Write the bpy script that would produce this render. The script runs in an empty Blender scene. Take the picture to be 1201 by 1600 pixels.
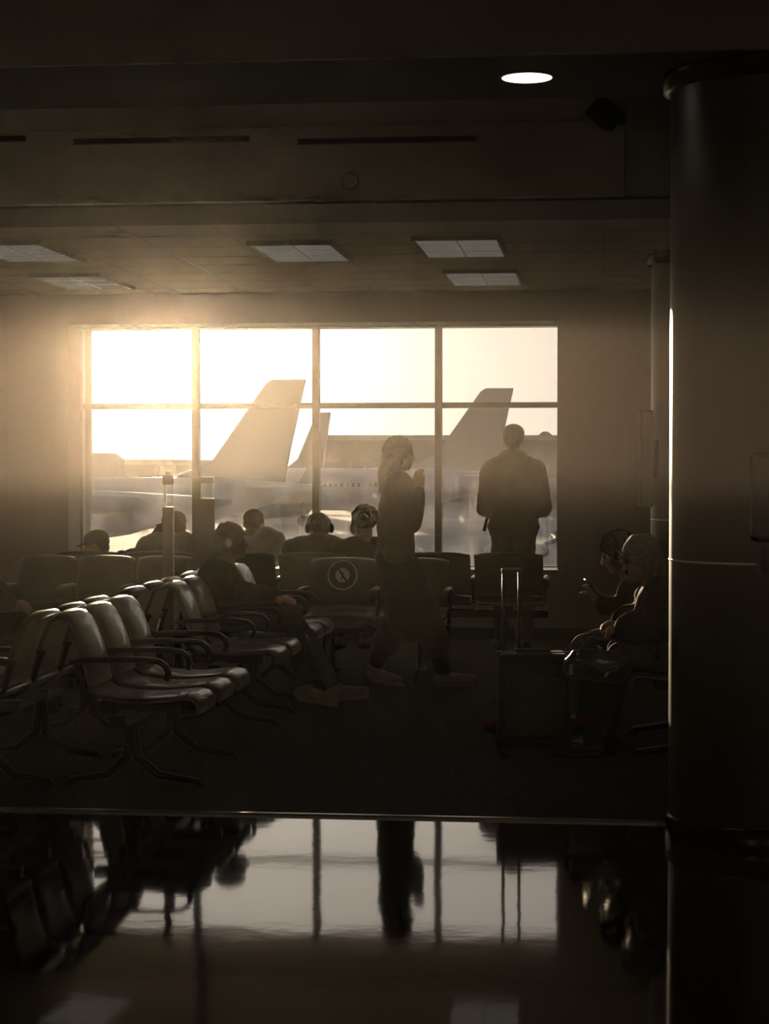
import bpy, bmesh, math, random
from mathutils import Vector, Matrix, noise

# ------------------------------------------------------------------ camera
S = bpy.context.scene
COL = S.collection
F, HX, HY = 3000.0, 600.5, 800.0
YAW = math.radians(6.3)
PITCH = math.atan((HY - 724.0) / F)
EYE = Vector((0, 0, 1.5))
RIGHT = Vector((math.cos(YAW), math.sin(YAW), 0))
FWDH = Vector((-math.sin(YAW), math.cos(YAW), 0))
FWD = FWDH * math.cos(PITCH) - Vector((0, 0, 1)) * math.sin(PITCH)
UP = RIGHT.cross(FWD)
cam_d = bpy.data.cameras.new('camera')
cam = bpy.data.objects.new('camera', cam_d)
COL.objects.link(cam)
cam_d.sensor_fit = 'VERTICAL'
cam_d.sensor_height = 24.0
cam_d.lens = 24.0 * F / 1600.0
cam_d.clip_start = 0.05
cam_d.clip_end = 5000
M3 = Matrix((RIGHT, UP, -FWD)).transposed()
cam.matrix_world = Matrix.Translation(EYE) @ M3.to_4x4()
S.camera = cam


def ray(px, py):
    return FWD + RIGHT * ((px - HX) / F) + UP * ((HY - py) / F)


def at_depth(px, py, D):
    r = ray(px, py)
    return EYE + r * (D / r.dot(FWDH))


def on_y(px, py, Y):
    r = ray(px, py)
    return EYE + r * (Y / r.y)


def on_z(px, py, z):
    r = ray(px, py)
    return EYE + r * ((z - EYE.z) / r.z)


def cl(xc, D, z=0.0):
    """room point from sideways offset and depth seen from the camera spot"""
    p = RIGHT * xc + FWDH * D
    return Vector((p.x, p.y, z))


# ------------------------------------------------------------------ light, sky, exposure
S.view_settings.view_transform = 'Standard'
S.view_settings.look = 'None'
S.view_settings.gamma = 1.0
S.view_settings.use_curve_mapping = False
S.view_settings.exposure = 0.0

SUN_DIR = ray(286, 521).normalized()
HALL_FILL = 17.0
SUN_E = 9.0
sd = bpy.data.lights.new('sun', 'SUN')
sd.energy = SUN_E
sd.angle = math.radians(0.7)
sd.color = (1.0, 0.77, 0.49)
so = bpy.data.objects.new('sun', sd)
COL.objects.link(so)
so.rotation_euler = SUN_DIR.to_track_quat('Z', 'Y').to_euler()
so.location = (0, 30, 20)

world = bpy.data.worlds.new('world')
S.world = world
world.use_nodes = True
nt = world.node_tree
nt.nodes.clear()


def wn(t, **k):
    n = nt.nodes.new(t)
    for a, b in k.items():
        setattr(n, a, b)
    return n


def wmath(op, a, b=None):
    n = wn('ShaderNodeMath', operation=op)
    for i, v in enumerate((a, b)):
        if v is None:
            continue
        if isinstance(v, (int, float)):
            n.inputs[i].default_value = v
        else:
            nt.links.new(v, n.inputs[i])
    return n.outputs[0]


def wcol(fac, col):
    n = wn('ShaderNodeVectorMath', operation='SCALE')
    n.inputs[0].default_value = col
    nt.links.new(fac, n.inputs[3])
    return n.outputs[0]


def wadd(a, b):
    n = wn('ShaderNodeVectorMath', operation='ADD')
    nt.links.new(a, n.inputs[0])
    nt.links.new(b, n.inputs[1])
    return n.outputs[0]


tc = wn('ShaderNodeTexCoord')
dp = wn('ShaderNodeVectorMath', operation='DOT_PRODUCT')
nt.links.new(tc.outputs['Generated'], dp.inputs[0])
dp.inputs[1].default_value = SUN_DIR
ang = wmath('ARCCOSINE', wmath('MINIMUM', wmath('MAXIMUM', dp.outputs['Value'], -1.0), 1.0))
core = wcol(wmath('EXPONENT', wmath('MULTIPLY', ang, -1 / 0.05)), (2.6, 2.3, 1.8))
halo = wcol(wmath('EXPONENT', wmath('MULTIPLY', ang, -1 / 0.42)), (1.12, 0.93, 0.71))
amb = wn('ShaderNodeRGB')
amb.outputs[0].default_value = (0.13, 0.15, 0.19, 1)
tot = wadd(wadd(core, halo), amb.outputs[0])
bg = wn('ShaderNodeBackground')
nt.links.new(tot, bg.inputs['Color'])
bg.inputs['Strength'].default_value = 1.0
wo = wn('ShaderNodeOutputWorld')
nt.links.new(bg.outputs[0], wo.inputs['Surface'])


# ------------------------------------------------------------------ materials
def mat(name, col, rough=0.6, metal=0.0, spec=0.5, var=0.12, scale=20.0, bump=0.0, bscale=80.0, coat=0.0, aniso=0.0):
    m = bpy.data.materials.new(name)
    m.use_nodes = True
    t = m.node_tree
    b = t.nodes['Principled BSDF']
    tcn = t.nodes.new('ShaderNodeTexCoord')
    nz = t.nodes.new('ShaderNodeTexNoise')
    nz.inputs['Scale'].default_value = scale
    nz.inputs['Detail'].default_value = 5
    t.links.new(tcn.outputs['Object'], nz.inputs['Vector'])
    cr = t.nodes.new('ShaderNodeValToRGB')
    cr.color_ramp.elements[0].position = 0.3
    cr.color_ramp.elements[1].position = 0.7
    cr.color_ramp.elements[0].color = tuple(c * (1 - var) for c in col) + (1,)
    cr.color_ramp.elements[1].color = tuple(min(1, c * (1 + var)) for c in col) + (1,)
    t.links.new(nz.outputs['Fac'], cr.inputs['Fac'])
    t.links.new(cr.outputs['Color'], b.inputs['Base Color'])
    b.inputs['Roughness'].default_value = rough
    b.inputs['Metallic'].default_value = metal
    b.inputs['Specular IOR Level'].default_value = spec
    b.inputs['Coat Weight'].default_value = coat
    if bump:
        n2 = t.nodes.new('ShaderNodeTexNoise')
        n2.inputs['Scale'].default_value = bscale
        n2.inputs['Detail'].default_value = 3
        t.links.new(tcn.outputs['Object'], n2.inputs['Vector'])
        bp = t.nodes.new('ShaderNodeBump')
        bp.inputs['Strength'].default_value = bump
        bp.inputs['Distance'].default_value = 0.01
        t.links.new(n2.outputs['Fac'], bp.inputs['Height'])
        t.links.new(bp.outputs['Normal'], b.inputs['Normal'])
    return m


def emit(name, col, strength):
    m = bpy.data.materials.new(name)
    m.use_nodes = True
    t = m.node_tree
    t.nodes.clear()
    e = t.nodes.new('ShaderNodeEmission')
    e.inputs['Color'].default_value = tuple(col) + (1,)
    e.inputs['Strength'].default_value = strength
    o = t.nodes.new('ShaderNodeOutputMaterial')
    t.links.new(e.outputs[0], o.inputs['Surface'])
    return m


def clear_mat(name, tint=(0.9, 0.9, 0.9), rough=0.02):
    m = bpy.data.materials.new(name)
    m.use_nodes = True
    t = m.node_tree
    t.nodes.clear()
    tr = t.nodes.new('ShaderNodeBsdfTransparent')
    tr.inputs['Color'].default_value = tint + (1,)
    gl = t.nodes.new('ShaderNodeBsdfGlossy')
    gl.inputs['Roughness'].default_value = rough
    fr = t.nodes.new('ShaderNodeFresnel')
    fr.inputs['IOR'].default_value = 1.4
    mx = t.nodes.new('ShaderNodeMixShader')
    t.links.new(fr.outputs[0], mx.inputs[0])
    t.links.new(tr.outputs[0], mx.inputs[1])
    t.links.new(gl.outputs[0], mx.inputs[2])
    o = t.nodes.new('ShaderNodeOutputMaterial')
    t.links.new(mx.outputs[0], o.inputs['Surface'])
    return m


def dirty_glass():
    """window glass with a film of grime and wiped smears that scatter the daylight"""
    m = bpy.data.materials.new('dirty_glass')
    m.use_nodes = True
    t = m.node_tree
    t.nodes.clear()
    N, L = t.nodes.new, t.links.new
    tcn = N('ShaderNodeTexCoord')

    def mathn(op, a, b):
        n = N('ShaderNodeMath')
        n.operation = op
        for i, v in enumerate((a, b)):
            if isinstance(v, (int, float)):
                n.inputs[i].default_value = v
            else:
                L(v, n.inputs[i])
        return n.outputs[0]

    def nz(scale, sx, sz, lo, hi, det=4, off=0):
        mp = N('ShaderNodeMapping')
        mp.inputs['Scale'].default_value = (sx, 1, sz)
        mp.inputs['Location'].default_value = (off, 0, off)
        L(tcn.outputs['Object'], mp.inputs['Vector'])
        n = N('ShaderNodeTexNoise')
        n.inputs['Scale'].default_value = scale
        n.inputs['Detail'].default_value = det
        L(mp.outputs[0], n.inputs['Vector'])
        r = N('ShaderNodeMapRange')
        r.inputs['From Min'].default_value = lo
        r.inputs['From Max'].default_value = hi
        L(n.outputs['Fac'], r.inputs['Value'])
        return r.outputs[0]
    sep = N('ShaderNodeSeparateXYZ')
    L(tcn.outputs['Object'], sep.inputs[0])
    low = N('ShaderNodeMapRange')          # hand height smears are dirtier than the high panes
    low.inputs['From Min'].default_value = 1.95
    low.inputs['From Max'].default_value = 1.2
    L(sep.outputs['Z'], low.inputs['Value'])
    cloud = mathn('MULTIPLY', nz(2.6, 1, 1, .42, .75), 0.10)
    streak = mathn('MULTIPLY', nz(7.0, 3.0, .25, .55, .85, 3, 4.0), 0.13)
    blot = mathn('MULTIPLY', nz(9.0, 1, .8, .66, .8, 2, 9.0), 0.25)
    spots = mathn('MULTIPLY', nz(30.0, 1, 1, .74, .80, 2, 2.0), 0.5)
    dirt = mathn('ADD', mathn('ADD', cloud, streak), mathn('ADD', blot, spots))
    dirt = mathn('ADD', mathn('MULTIPLY', dirt, low.outputs[0]), DIRT_BASE)
    tr = N('ShaderNodeBsdfTransparent')
    tr.inputs['Color'].default_value = (.9, .9, .88, 1)
    tl = N('ShaderNodeBsdfTranslucent')
    tl.inputs['Color'].default_value = (.8, .8, .82, 1)
    mx = N('ShaderNodeMixShader')
    L(dirt, mx.inputs[0])
    L(tr.outputs[0], mx.inputs[1])
    L(tl.outputs[0], mx.inputs[2])
    gl = N('ShaderNodeBsdfGlossy')
    gl.inputs['Roughness'].default_value = 0.02
    gl.inputs['Color'].default_value = (.9, .9, .9, 1)
    fr = N('ShaderNodeFresnel')
    fr.inputs['IOR'].default_value = 1.3
    m2 = N('ShaderNodeMixShader')
    L(fr.outputs[0], m2.inputs[0])
    L(mx.outputs[0], m2.inputs[1])
    L(gl.outputs[0], m2.inputs[2])
    o = N('ShaderNodeOutputMaterial')
    L(m2.outputs[0], o.inputs['Surface'])
    return m


DIRT_BASE = 0.014
M = dict(
    wall=mat('wall_paint', (0.13, 0.11, 0.09), 0.85, var=.03, scale=2),
    wall_back=mat('back_wall_paint', (0.025, 0.022, 0.02), 0.9),
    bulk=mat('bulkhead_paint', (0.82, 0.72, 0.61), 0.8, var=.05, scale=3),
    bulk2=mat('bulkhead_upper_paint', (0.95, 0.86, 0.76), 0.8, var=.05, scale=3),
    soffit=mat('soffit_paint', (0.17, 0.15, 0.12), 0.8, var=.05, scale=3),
    ceil=mat('ceiling_tile', (0.36, 0.31, 0.26), 0.9, var=.03),
    grid=mat('ceiling_grid', (0.31, 0.27, 0.23), 0.8),
    slot=mat('slot_dark', (0.03, 0.025, 0.02), 0.7),
    frame=mat('window_frame_metal', (0.10, 0.09, 0.075), 0.38, 0.6),
    carpet=mat('carpet', (0.045, 0.042, 0.043), 0.95, var=.45, scale=60, bump=.6, bscale=400, spec=.2),
    steel=mat('brushed_steel', (0.55, 0.50, 0.44), 0.3, 1.0),
    column=mat('column_metal', (0.10, 0.085, 0.075), 0.40, 0.85, var=.06, scale=4),
    collar=mat('column_collar', (0.03, 0.03, 0.033), 0.25, 0.6),
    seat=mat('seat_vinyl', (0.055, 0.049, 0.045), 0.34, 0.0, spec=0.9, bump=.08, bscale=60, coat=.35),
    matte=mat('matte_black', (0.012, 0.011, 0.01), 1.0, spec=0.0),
    seat_shaded=mat('seat_vinyl_shaded', (0.018, 0.016, 0.015), 0.38, spec=.6, bump=.08, bscale=60),  # same seat vinyl, shade on the window benches put into the colour
    black=mat('black_plastic', (0.015, 0.014, 0.015), 0.35),
    blackm=mat('black_metal', (0.03, 0.028, 0.027), 0.35, 0.7),
    post=mat('pedestal_metal', (0.07, 0.06, 0.055), 0.5, 0.1),
    acrylic=clear_mat('acrylic'),
    paper=mat('sticker_white', (0.25, 0.24, 0.23), 0.6, var=.03),
    suit=mat('suitcase_fabric', (0.012, 0.012, 0.014), 0.7, bump=.3, bscale=300),
    rubber=mat('rubber', (0.02, 0.02, 0.02), 0.7),
    troffer=emit('troffer_lens_glow', (1.0, 0.88, 0.74), 0.10),  # faint glow put in for daylight caught by the switched-off panels
    tarmac=mat('apron_concrete', (0.30, 0.28, 0.26), 0.9, var=.25, scale=.06),
    ground=mat('far_ground', (0.16, 0.15, 0.13), 0.95, var=.25, scale=.02),
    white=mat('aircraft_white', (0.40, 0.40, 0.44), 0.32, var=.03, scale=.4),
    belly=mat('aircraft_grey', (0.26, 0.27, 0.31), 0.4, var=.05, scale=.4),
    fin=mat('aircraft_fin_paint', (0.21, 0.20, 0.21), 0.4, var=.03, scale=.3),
    glassd=mat('cabin_window_dark', (0.03, 0.03, 0.04), 0.2),
    alu=mat('aircraft_metal', (0.6, 0.6, 0.62), 0.35, 0.8),
    bldg=mat('far_building', (0.20, 0.18, 0.165), 0.85, var=.15, scale=.2),
    roof=mat('far_roof', (0.36, 0.34, 0.32), 0.7, var=.08, scale=.2),
    skin=mat('skin', (0.20, 0.12, 0.08), 0.5, var=.08),
    skin_l=mat('skin_light', (0.34, 0.21, 0.15), 0.5, var=.08),
    hair=mat('hair_dark', (0.018, 0.013, 0.01), 0.75, spec=.2, var=.4, scale=60, bump=.6, bscale=220),
    hair_b=mat('hair_brown', (0.014, 0.009, 0.006), 1.0, spec=.0, var=.4, scale=60, bump=.6, bscale=220),
    hair_g=mat('hair_grey', (0.20, 0.17, 0.13), 0.42, var=.3, scale=60, bump=.6, bscale=220),
    cloth=mat('cloth_black', (0.02, 0.018, 0.018), 0.85, bump=.25, bscale=260),
    cloth2=mat('cloth_charcoal', (0.045, 0.04, 0.04), 0.85, bump=.25, bscale=260),
    cloth3=mat('cloth_navy', (0.03, 0.033, 0.05), 0.85, bump=.25, bscale=260),
    shirt=mat('cloth_white', (0.80, 0.77, 0.72), 0.85, bump=.2, bscale=260),
    denim=mat('cloth_denim', (0.05, 0.06, 0.09), 0.9, bump=.3, bscale=300),
    leather=mat('leather_dark', (0.02, 0.016, 0.015), 0.28, spec=.8, bump=.1),
    shoe=mat('shoe_grey', (0.17, 0.16, 0.15), 0.7),
    shoe_r=mat('shoe_red', (0.12, 0.015, 0.01), 0.7),
    shoe_b=mat('shoe_black', (0.02, 0.02, 0.02), 0.5),
    mask=mat('mask_cloth', (0.55, 0.54, 0.52), 0.8),
    phone=mat('phone_shell', (0.05, 0.05, 0.055), 0.2, 0.3),
    screen=emit('phone_screen', (0.5, 0.52, 0.6), 0.02),
    downlight=emit('downlight_lens', (1.0, 0.93, 0.82), 3.0),
)


def floor_mat():
    m = bpy.data.materials.new('polished_floor')
    m.use_nodes = True
    t = m.node_tree
    b = t.nodes['Principled BSDF']
    tcn = t.nodes.new('ShaderNodeTexCoord')
    sp = t.nodes.new('ShaderNodeTexNoise')
    sp.inputs['Scale'].default_value = 90
    sp.inputs['Detail'].default_value = 4
    t.links.new(tcn.outputs['Object'], sp.inputs['Vector'])
    cr = t.nodes.new('ShaderNodeValToRGB')
    cr.color_ramp.elements[0].color = (.035, .03, .027, 1)
    cr.color_ramp.elements[1].color = (.075, .066, .058, 1)
    t.links.new(sp.outputs['Fac'], cr.inputs['Fac'])
    t.links.new(cr.outputs['Color'], b.inputs['Base Color'])
    b.inputs['Roughness'].default_value = 0.05
    b.inputs['IOR'].default_value = 2.3
    b.inputs['Specular IOR Level'].default_value = 0.5
    w = t.nodes.new('ShaderNodeTexNoise')
    w.inputs['Scale'].default_value = 1.7
    w.inputs['Detail'].default_value = 2
    t.links.new(tcn.outputs['Object'], w.inputs['Vector'])
    w2 = t.nodes.new('ShaderNodeTexNoise')
    w2.inputs['Scale'].default_value = 14
    w2.inputs['Detail'].default_value = 3
    t.links.new(tcn.outputs['Object'], w2.inputs['Vector'])
    b1 = t.nodes.new('ShaderNodeBump')
    b1.inputs['Strength'].default_value = 0.02
    b1.inputs['Distance'].default_value = 0.05
    t.links.new(w.outputs['Fac'], b1.inputs['Height'])
    b2 = t.nodes.new('ShaderNodeBump')
    b2.inputs['Strength'].default_value = 0.012
    b2.inputs['Distance'].default_value = 0.01
    t.links.new(w2.outputs['Fac'], b2.inputs['Height'])
    t.links.new(b1.outputs['Normal'], b2.inputs['Normal'])
    t.links.new(b2.outputs['Normal'], b.inputs['Normal'])
    return m


M['floor'] = floor_mat()
M['glass'] = dirty_glass()


# ------------------------------------------------------------------ mesh helpers
def tag(o, label=None, cat=None, group=None, kind=None):
    if label:
        o['label'] = label
    if cat:
        o['category'] = cat
    if group:
        o['group'] = group
    if kind:
        o['kind'] = kind
    return o


def empty(name, loc, rz=0.0, label=None, cat=None, group=None):
    o = bpy.data.objects.new(name, None)
    o.empty_display_size = 0.1
    COL.objects.link(o)
    o.location = loc
    o.rotation_euler = (0, 0, rz)
    return tag(o, label, cat, group)


def obj(name, bm, m, parent=None, smooth=False, bevel=0.0, loc=None, rz=None):
    me = bpy.data.meshes.new(name)
    bmesh.ops.recalc_face_normals(bm, faces=bm.faces[:])
    bm.to_mesh(me)
    bm.free()
    o = bpy.data.objects.new(name, me)
    COL.objects.link(o)
    me.materials.append(m)
    if smooth:
        for p in me.polygons:
            p.use_smooth = len(p.vertices) <= 4
    if bevel:
        md = o.modifiers.new('bevel', 'BEVEL')
        md.width = bevel
        md.segments = 2
        md.limit_method = 'ANGLE'
    if parent:
        o.parent = parent
    if loc is not None:
        o.location = loc
    if rz is not None:
        o.rotation_euler = (0, 0, rz)
    return o


def box(bm, x0, x1, y0, y1, z0, z1, mtx=None):
    vs = [bm.verts.new(v) for v in ((x0, y0, z0), (x1, y0, z0), (x1, y1, z0), (x0, y1, z0),
                                    (x0, y0, z1), (x1, y0, z1), (x1, y1, z1), (x0, y1, z1))]
    for f in ((0, 3, 2, 1), (4, 5, 6, 7), (0, 1, 5, 4), (1, 2, 6, 5), (2, 3, 7, 6), (3, 0, 4, 7)):
        bm.faces.new([vs[i] for i in f])
    if mtx is not None:
        for v in vs:
            v.co = mtx @ v.co
    return bm


def B(*a, **k):
    return box(bmesh.new(), *a, **k)


def frame_of(d):
    d = d.normalized()
    a = Vector((0, 0, 1)) if abs(d.z) < 0.9 else Vector((1, 0, 0))
    u = d.cross(a).normalized()
    return u, d.cross(u).normalized()


def rcone(bm, a, b, ra, rb, seg=14, caps=3):
    """tapered limb with rounded ends"""
    a, b = Vector(a), Vector(b)
    d = b - a
    if d.length < 1e-6:
        d = Vector((0, 0, 1e-4))
    u, v = frame_of(d)
    dn = d.normalized()
    rings = []
    for i in range(caps, 0, -1):
        th = math.pi / 2 * i / caps * 0.97
        rings.append((a - dn * ra * math.sin(th), ra * math.cos(th)))
    rings += [(a, ra), (b, rb)]
    for i in range(1, caps + 1):
        th = math.pi / 2 * i / caps * 0.97
        rings.append((b + dn * rb * math.sin(th), rb * math.cos(th)))
    prev = None
    for c, r in rings:
        cur = [bm.verts.new(c + (u * math.cos(2 * math.pi * k / seg) + v * math.sin(2 * math.pi * k / seg)) * r) for k in range(seg)]
        if prev:
            for k in range(seg):
                bm.faces.new((prev[k], prev[(k + 1) % seg], cur[(k + 1) % seg], cur[k]))
        else:
            bm.faces.new(cur[::-1])
        prev = cur
    bm.faces.new(prev)
    return bm


def ell(bm, c, r, rot=None, seg=20, rings=12):
    mt = Matrix.Translation(Vector(c)) @ ((rot or Matrix.Identity(3)).to_4x4()) @ Matrix.Diagonal((r[0], r[1], r[2], 1))
    bmesh.ops.create_uvsphere(bm, u_segments=seg, v_segments=rings, radius=1.0, matrix=mt)
    return bm


def tube(bm, pts, r, seg=10, closed_ends=True):
    pts = [Vector(p) for p in pts]
    prev = None
    n = len(pts)
    u = None
    for i, p in enumerate(pts):
        d = (pts[min(i + 1, n - 1)] - pts[max(i - 1, 0)]).normalized()
        if u is None:
            u, v = frame_of(d)
        else:
            u = (u - d * u.dot(d)).normalized()
            v = d.cross(u)
        rr = r[i] if isinstance(r, (list, tuple)) else r
        cur = [bm.verts.new(p + (u * math.cos(2 * math.pi * k / seg) + v * math.sin(2 * math.pi * k / seg)) * rr) for k in range(seg)]
        if prev:
            for k in range(seg):
                bm.faces.new((prev[k], prev[(k + 1) % seg], cur[(k + 1) % seg], cur[k]))
        elif closed_ends:
            bm.faces.new(cur[::-1])
        prev = cur
    if closed_ends:
        bm.faces.new(prev)
    return bm


def lathe(bm, prof, seg=48, c=(0, 0)):
    prev = None
    for r, z in prof:
        cur = [bm.verts.new((c[0] + r * math.cos(2 * math.pi * k / seg), c[1] + r * math.sin(2 * math.pi * k / seg), z)) for k in range(seg)]
        if prev:
            for k in range(seg):
                bm.faces.new((prev[k], prev[(k + 1) % seg], cur[(k + 1) % seg], cur[k]))
        prev = cur
    for (r_, z_), s_ in ((prof[0], -1), (prof[-1], 1)):      # end caps keep their own corners so the shading stays straight
        cap = [bm.verts.new((c[0] + r_ * math.cos(2 * math.pi * k / seg), c[1] + r_ * math.sin(2 * math.pi * k / seg), z_)) for k in range(seg)]
        bm.faces.new(cap[::s_])
    return bm


def prism(bm, poly, x0, x1, axis='x'):
    """polygon (two coordinates) swept along an axis"""
    def mk(x, p):
        return {'x': (x, p[0], p[1]), 'y': (p[0], x, p[1]), 'z': (p[0], p[1], x)}[axis]
    a = [bm.verts.new(mk(x0, p)) for p in poly]
    b = [bm.verts.new(mk(x1, p)) for p in poly]
    n = len(poly)
    bm.faces.new(a[::-1])
    bm.faces.new(b)
    for i in range(n):
        bm.faces.new((a[i], a[(i + 1) % n], b[(i + 1) % n], b[i]))
    return bm


def sheet(bm, path, x0, x1, th, nx=6, crown=0.0):
    """thick curved panel: a (y,z) path with thickness, spanning x, edges rounded off a little"""
    n = len(path)
    nor = []
    for i in range(n):
        dy = path[min(i + 1, n - 1)][0] - path[max(i - 1, 0)][0]
        dz = path[min(i + 1, n - 1)][1] - path[max(i - 1, 0)][1]
        l = math.hypot(dy, dz)
        nor.append((-dz / l, dy / l))
    fr, bk = [], []
    for j in range(nx + 1):
        t = j / nx
        x = x0 + (x1 - x0) * t
        e = abs(2 * t - 1) ** 4
        c = crown * (1 - (2 * t - 1) ** 2)
        hth = th / 2 * (1 - 0.75 * e)
        fr.append([bm.verts.new((x, p[0] + q[0] * (hth - c), p[1] + q[1] * (hth - c))) for p, q in zip(path, nor)])
        bk.append([bm.verts.new((x, p[0] - q[0] * (hth + c), p[1] - q[1] * (hth + c))) for p, q in zip(path, nor)])
    for j in range(nx):
        for i in range(n - 1):
            bm.faces.new((fr[j][i], fr[j][i + 1], fr[j + 1][i + 1], fr[j + 1][i]))
            bm.faces.new((bk[j][i], bk[j + 1][i], bk[j + 1][i + 1], bk[j][i + 1]))
        for i in (0, n - 1):
            bm.faces.new((fr[j][i], fr[j + 1][i], bk[j + 1][i], bk[j][i]))
    for j in (0, nx):
        for i in range(n - 1):
            bm.faces.new((fr[j][i], bk[j][i], bk[j][i + 1], fr[j][i + 1]))
    return bm


def remesh(name, bm, vox, m, parent, smooth_it=4, wob=0.0, wscale=9.0):
    """fuse overlapping limbs into one continuous surface"""
    me = bpy.data.meshes.new(name + '_raw')
    bmesh.ops.recalc_face_normals(bm, faces=bm.faces[:])
    bm.to_mesh(me)
    bm.free()
    tmp = bpy.data.objects.new(name + '_raw', me)
    COL.objects.link(tmp)
    r = tmp.modifiers.new('r', 'REMESH')
    r.mode = 'VOXEL'
    r.voxel_size = vox
    s = tmp.modifiers.new('s', 'SMOOTH')
    s.iterations = smooth_it
    s.factor = 0.5
    dg = bpy.context.evaluated_depsgraph_get()
    out = bpy.data.meshes.new_from_object(tmp.evaluated_get(dg))
    bpy.data.objects.remove(tmp)
    bpy.data.meshes.remove(me)
    out.name = name
    if wob:
        ns = [v.normal.copy() for v in out.vertices]
        for v, q in zip(out.vertices, ns):
            v.co += q * wob * noise.noise(v.co * wscale)
    for p in out.polygons:
        p.use_smooth = True
    out.materials.clear()
    out.materials.append(m)
    o = bpy.data.objects.new(name, out)
    COL.objects.link(o)
    if parent:
        o.parent = parent
    return o


# ------------------------------------------------------------------ the room
YW = 16.70                                # glass plane
YWALL = 16.25                             # inner face of the window wall
XL, XR, YB = -8.0, 5.0, -7.0
wx0 = on_y(128, 700, YW).x
wx1 = on_y(873, 700, YW).x
wz0 = on_y(873, 888, YW).z
wz1 = on_y(500, 510, YW).z
zmid = on_y(500, 634, YW).z
ZC = 2.93                                 # far ceiling
YCARPET = on_z(600, 1278, 0).y


def struct(name, bm, m, **k):
    return tag(obj(name, bm, m, **k), kind='structure')


struct('floor', B(XL, XR, YB, YCARPET, -0.3, 0.0), M['floor'])
struct('floor_carpet', B(XL, XR, YCARPET + .02, YW + .3, -0.3, 0.008), M['carpet'])
struct('trim_1', B(XL, XR, YCARPET, YCARPET + .02, -.05, 0.011), M['steel'])
# window wall with its deep opening
bm = bmesh.new()
YO = YW + .35
box(bm, XL, wx0, YWALL, YO, 0, 3.6)
box(bm, wx1, XR, YWALL, YO, 0, 3.6)
box(bm, wx0, wx1, YWALL, YO, 0, wz0)
box(bm, wx0, wx1, YWALL, YO, wz1, 3.6)
struct('wall_back', bm, M['wall'])
struct('wall_left', B(XL - .2, XL, YB, YO, 0, 4.2), M['wall'])
struct('wall_right', B(XR, XR + .2, YB, YO, 0, 4.2), M['wall'])
struct('wall_front', B(XL, XR, YB - .2, YB, 0, 4.2), M['wall_back'])
struct('baseboard_back', B(XL, XR, YWALL - .015, YWALL, 0.008, 0.11), M['black'])
struct('trim_2', B(wx0 - .02, wx1 + .02, YWALL - .04, YW - .04, wz0 - .01, wz0 + .012), M['frame'], bevel=.004)

# window frame and the eight panes
fw = 0.03
mull = [on_y(x, 700, YW).x for x in (306.5, 494, 685)]
wr = empty('window_1', ((wx0 + wx1) / 2, YW, 0))
tag(wr, kind='structure')
OX = (wx0 + wx1) / 2
bm = bmesh.new()
for x in mull:
    box(bm, x - OX - .030, x - OX + .030, -.05, .05, wz0, wz1)
o = obj('mullion', bm, M['frame'], wr, bevel=.004)
bm = bmesh.new()
box(bm, wx0 - OX, wx1 - OX, -.045, .045, zmid - .024, zmid + .024)
obj('transom', bm, M['frame'], wr, bevel=.004)
bm = bmesh.new()
box(bm, wx0 - OX, wx0 - OX + .02, -.05, .05, wz0, wz1)
box(bm, wx1 - OX - .015, wx1 - OX, -.05, .05, wz0, wz1)
box(bm, wx0 - OX, wx1 - OX, -.05, .05, wz0, wz0 + .02)
box(bm, wx0 - OX, wx1 - OX, -.05, .05, wz1 - .015, wz1)
obj('window_frame', bm, M['frame'], wr)
edges = [wx0] + mull + [wx1]
for i in range(4):
    for a, b in ((wz0, zmid), (zmid, wz1)):
        bm = bmesh.new()
        v = [bm.verts.new(p) for p in ((edges[i] - OX + .02, 0, a + .015), (edges[i + 1] - OX - .02, 0, a + .015),
                                       (edges[i + 1] - OX - .02, 0, b - .015), (edges[i] - OX + .02, 0, b - .015))]
        bm.faces.new(v)
        obj('pane', bm, M['glass'], wr)

# ceilings: near ceiling, low soffit with the downlight, raised recess, bulkhead, tiled far ceiling
y_s0 = on_z(500, 92, 3.05).y
y_s1 = on_z(500, 161, 3.05).y
y_b = on_z(500, 313, 2.95).y
y_t = on_z(500, 345, 2.95).y
xb_end = on_y(975, 250, y_b).x
struct('ceiling_near', B(XL, XR, YB, y_s0, 3.75, 3.9), M['bulk'])
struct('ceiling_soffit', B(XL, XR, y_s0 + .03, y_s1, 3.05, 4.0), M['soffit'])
struct('trim_3', B(XL, XR, y_s0, y_s0 + .03, 3.05, 3.75), M['bulk'])
struct('ceiling_recess', B(XL, XR, y_s1, y_b + .4, 4.0, 4.1), M['bulk'])
z_step = on_y(500, 198, y_b).z
struct('trim_4', B(XL, xb_end, y_b, y_t, 2.95, z_step), M['bulk'])
struct('trim_5', B(XL, xb_end, y_b + .12, y_b + .4, z_step, 4.0), M['bulk2'])
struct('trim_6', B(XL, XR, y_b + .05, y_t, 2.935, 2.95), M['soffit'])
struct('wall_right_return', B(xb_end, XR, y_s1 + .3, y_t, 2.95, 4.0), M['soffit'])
bm = B(XL, XR, y_t, YWALL, ZC + .03, ZC + .2)
struct('ceiling', bm, M['ceil'])
# grid of the tiled ceiling
lx = on_z(647, 372, ZC).x
ly = on_z(647, 372, ZC).y
bm = bmesh.new()
gx = lx
xs = [lx + k * .6 for k in range(-14, 10)]
for x in xs:
    if XL < x < XR:
        box(bm, x - .012, x + .012, y_t, YWALL, ZC + .0275, ZC + .032)
ys = [ly + k * .6 for k in range(-2, 8)]
for y in ys:
    if y_t < y < YWALL:
        box(bm, XL, XR, y - .012, y + .012, ZC + .028, ZC + .0325)
struct('trim_7', bm, M['grid'])

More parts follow.
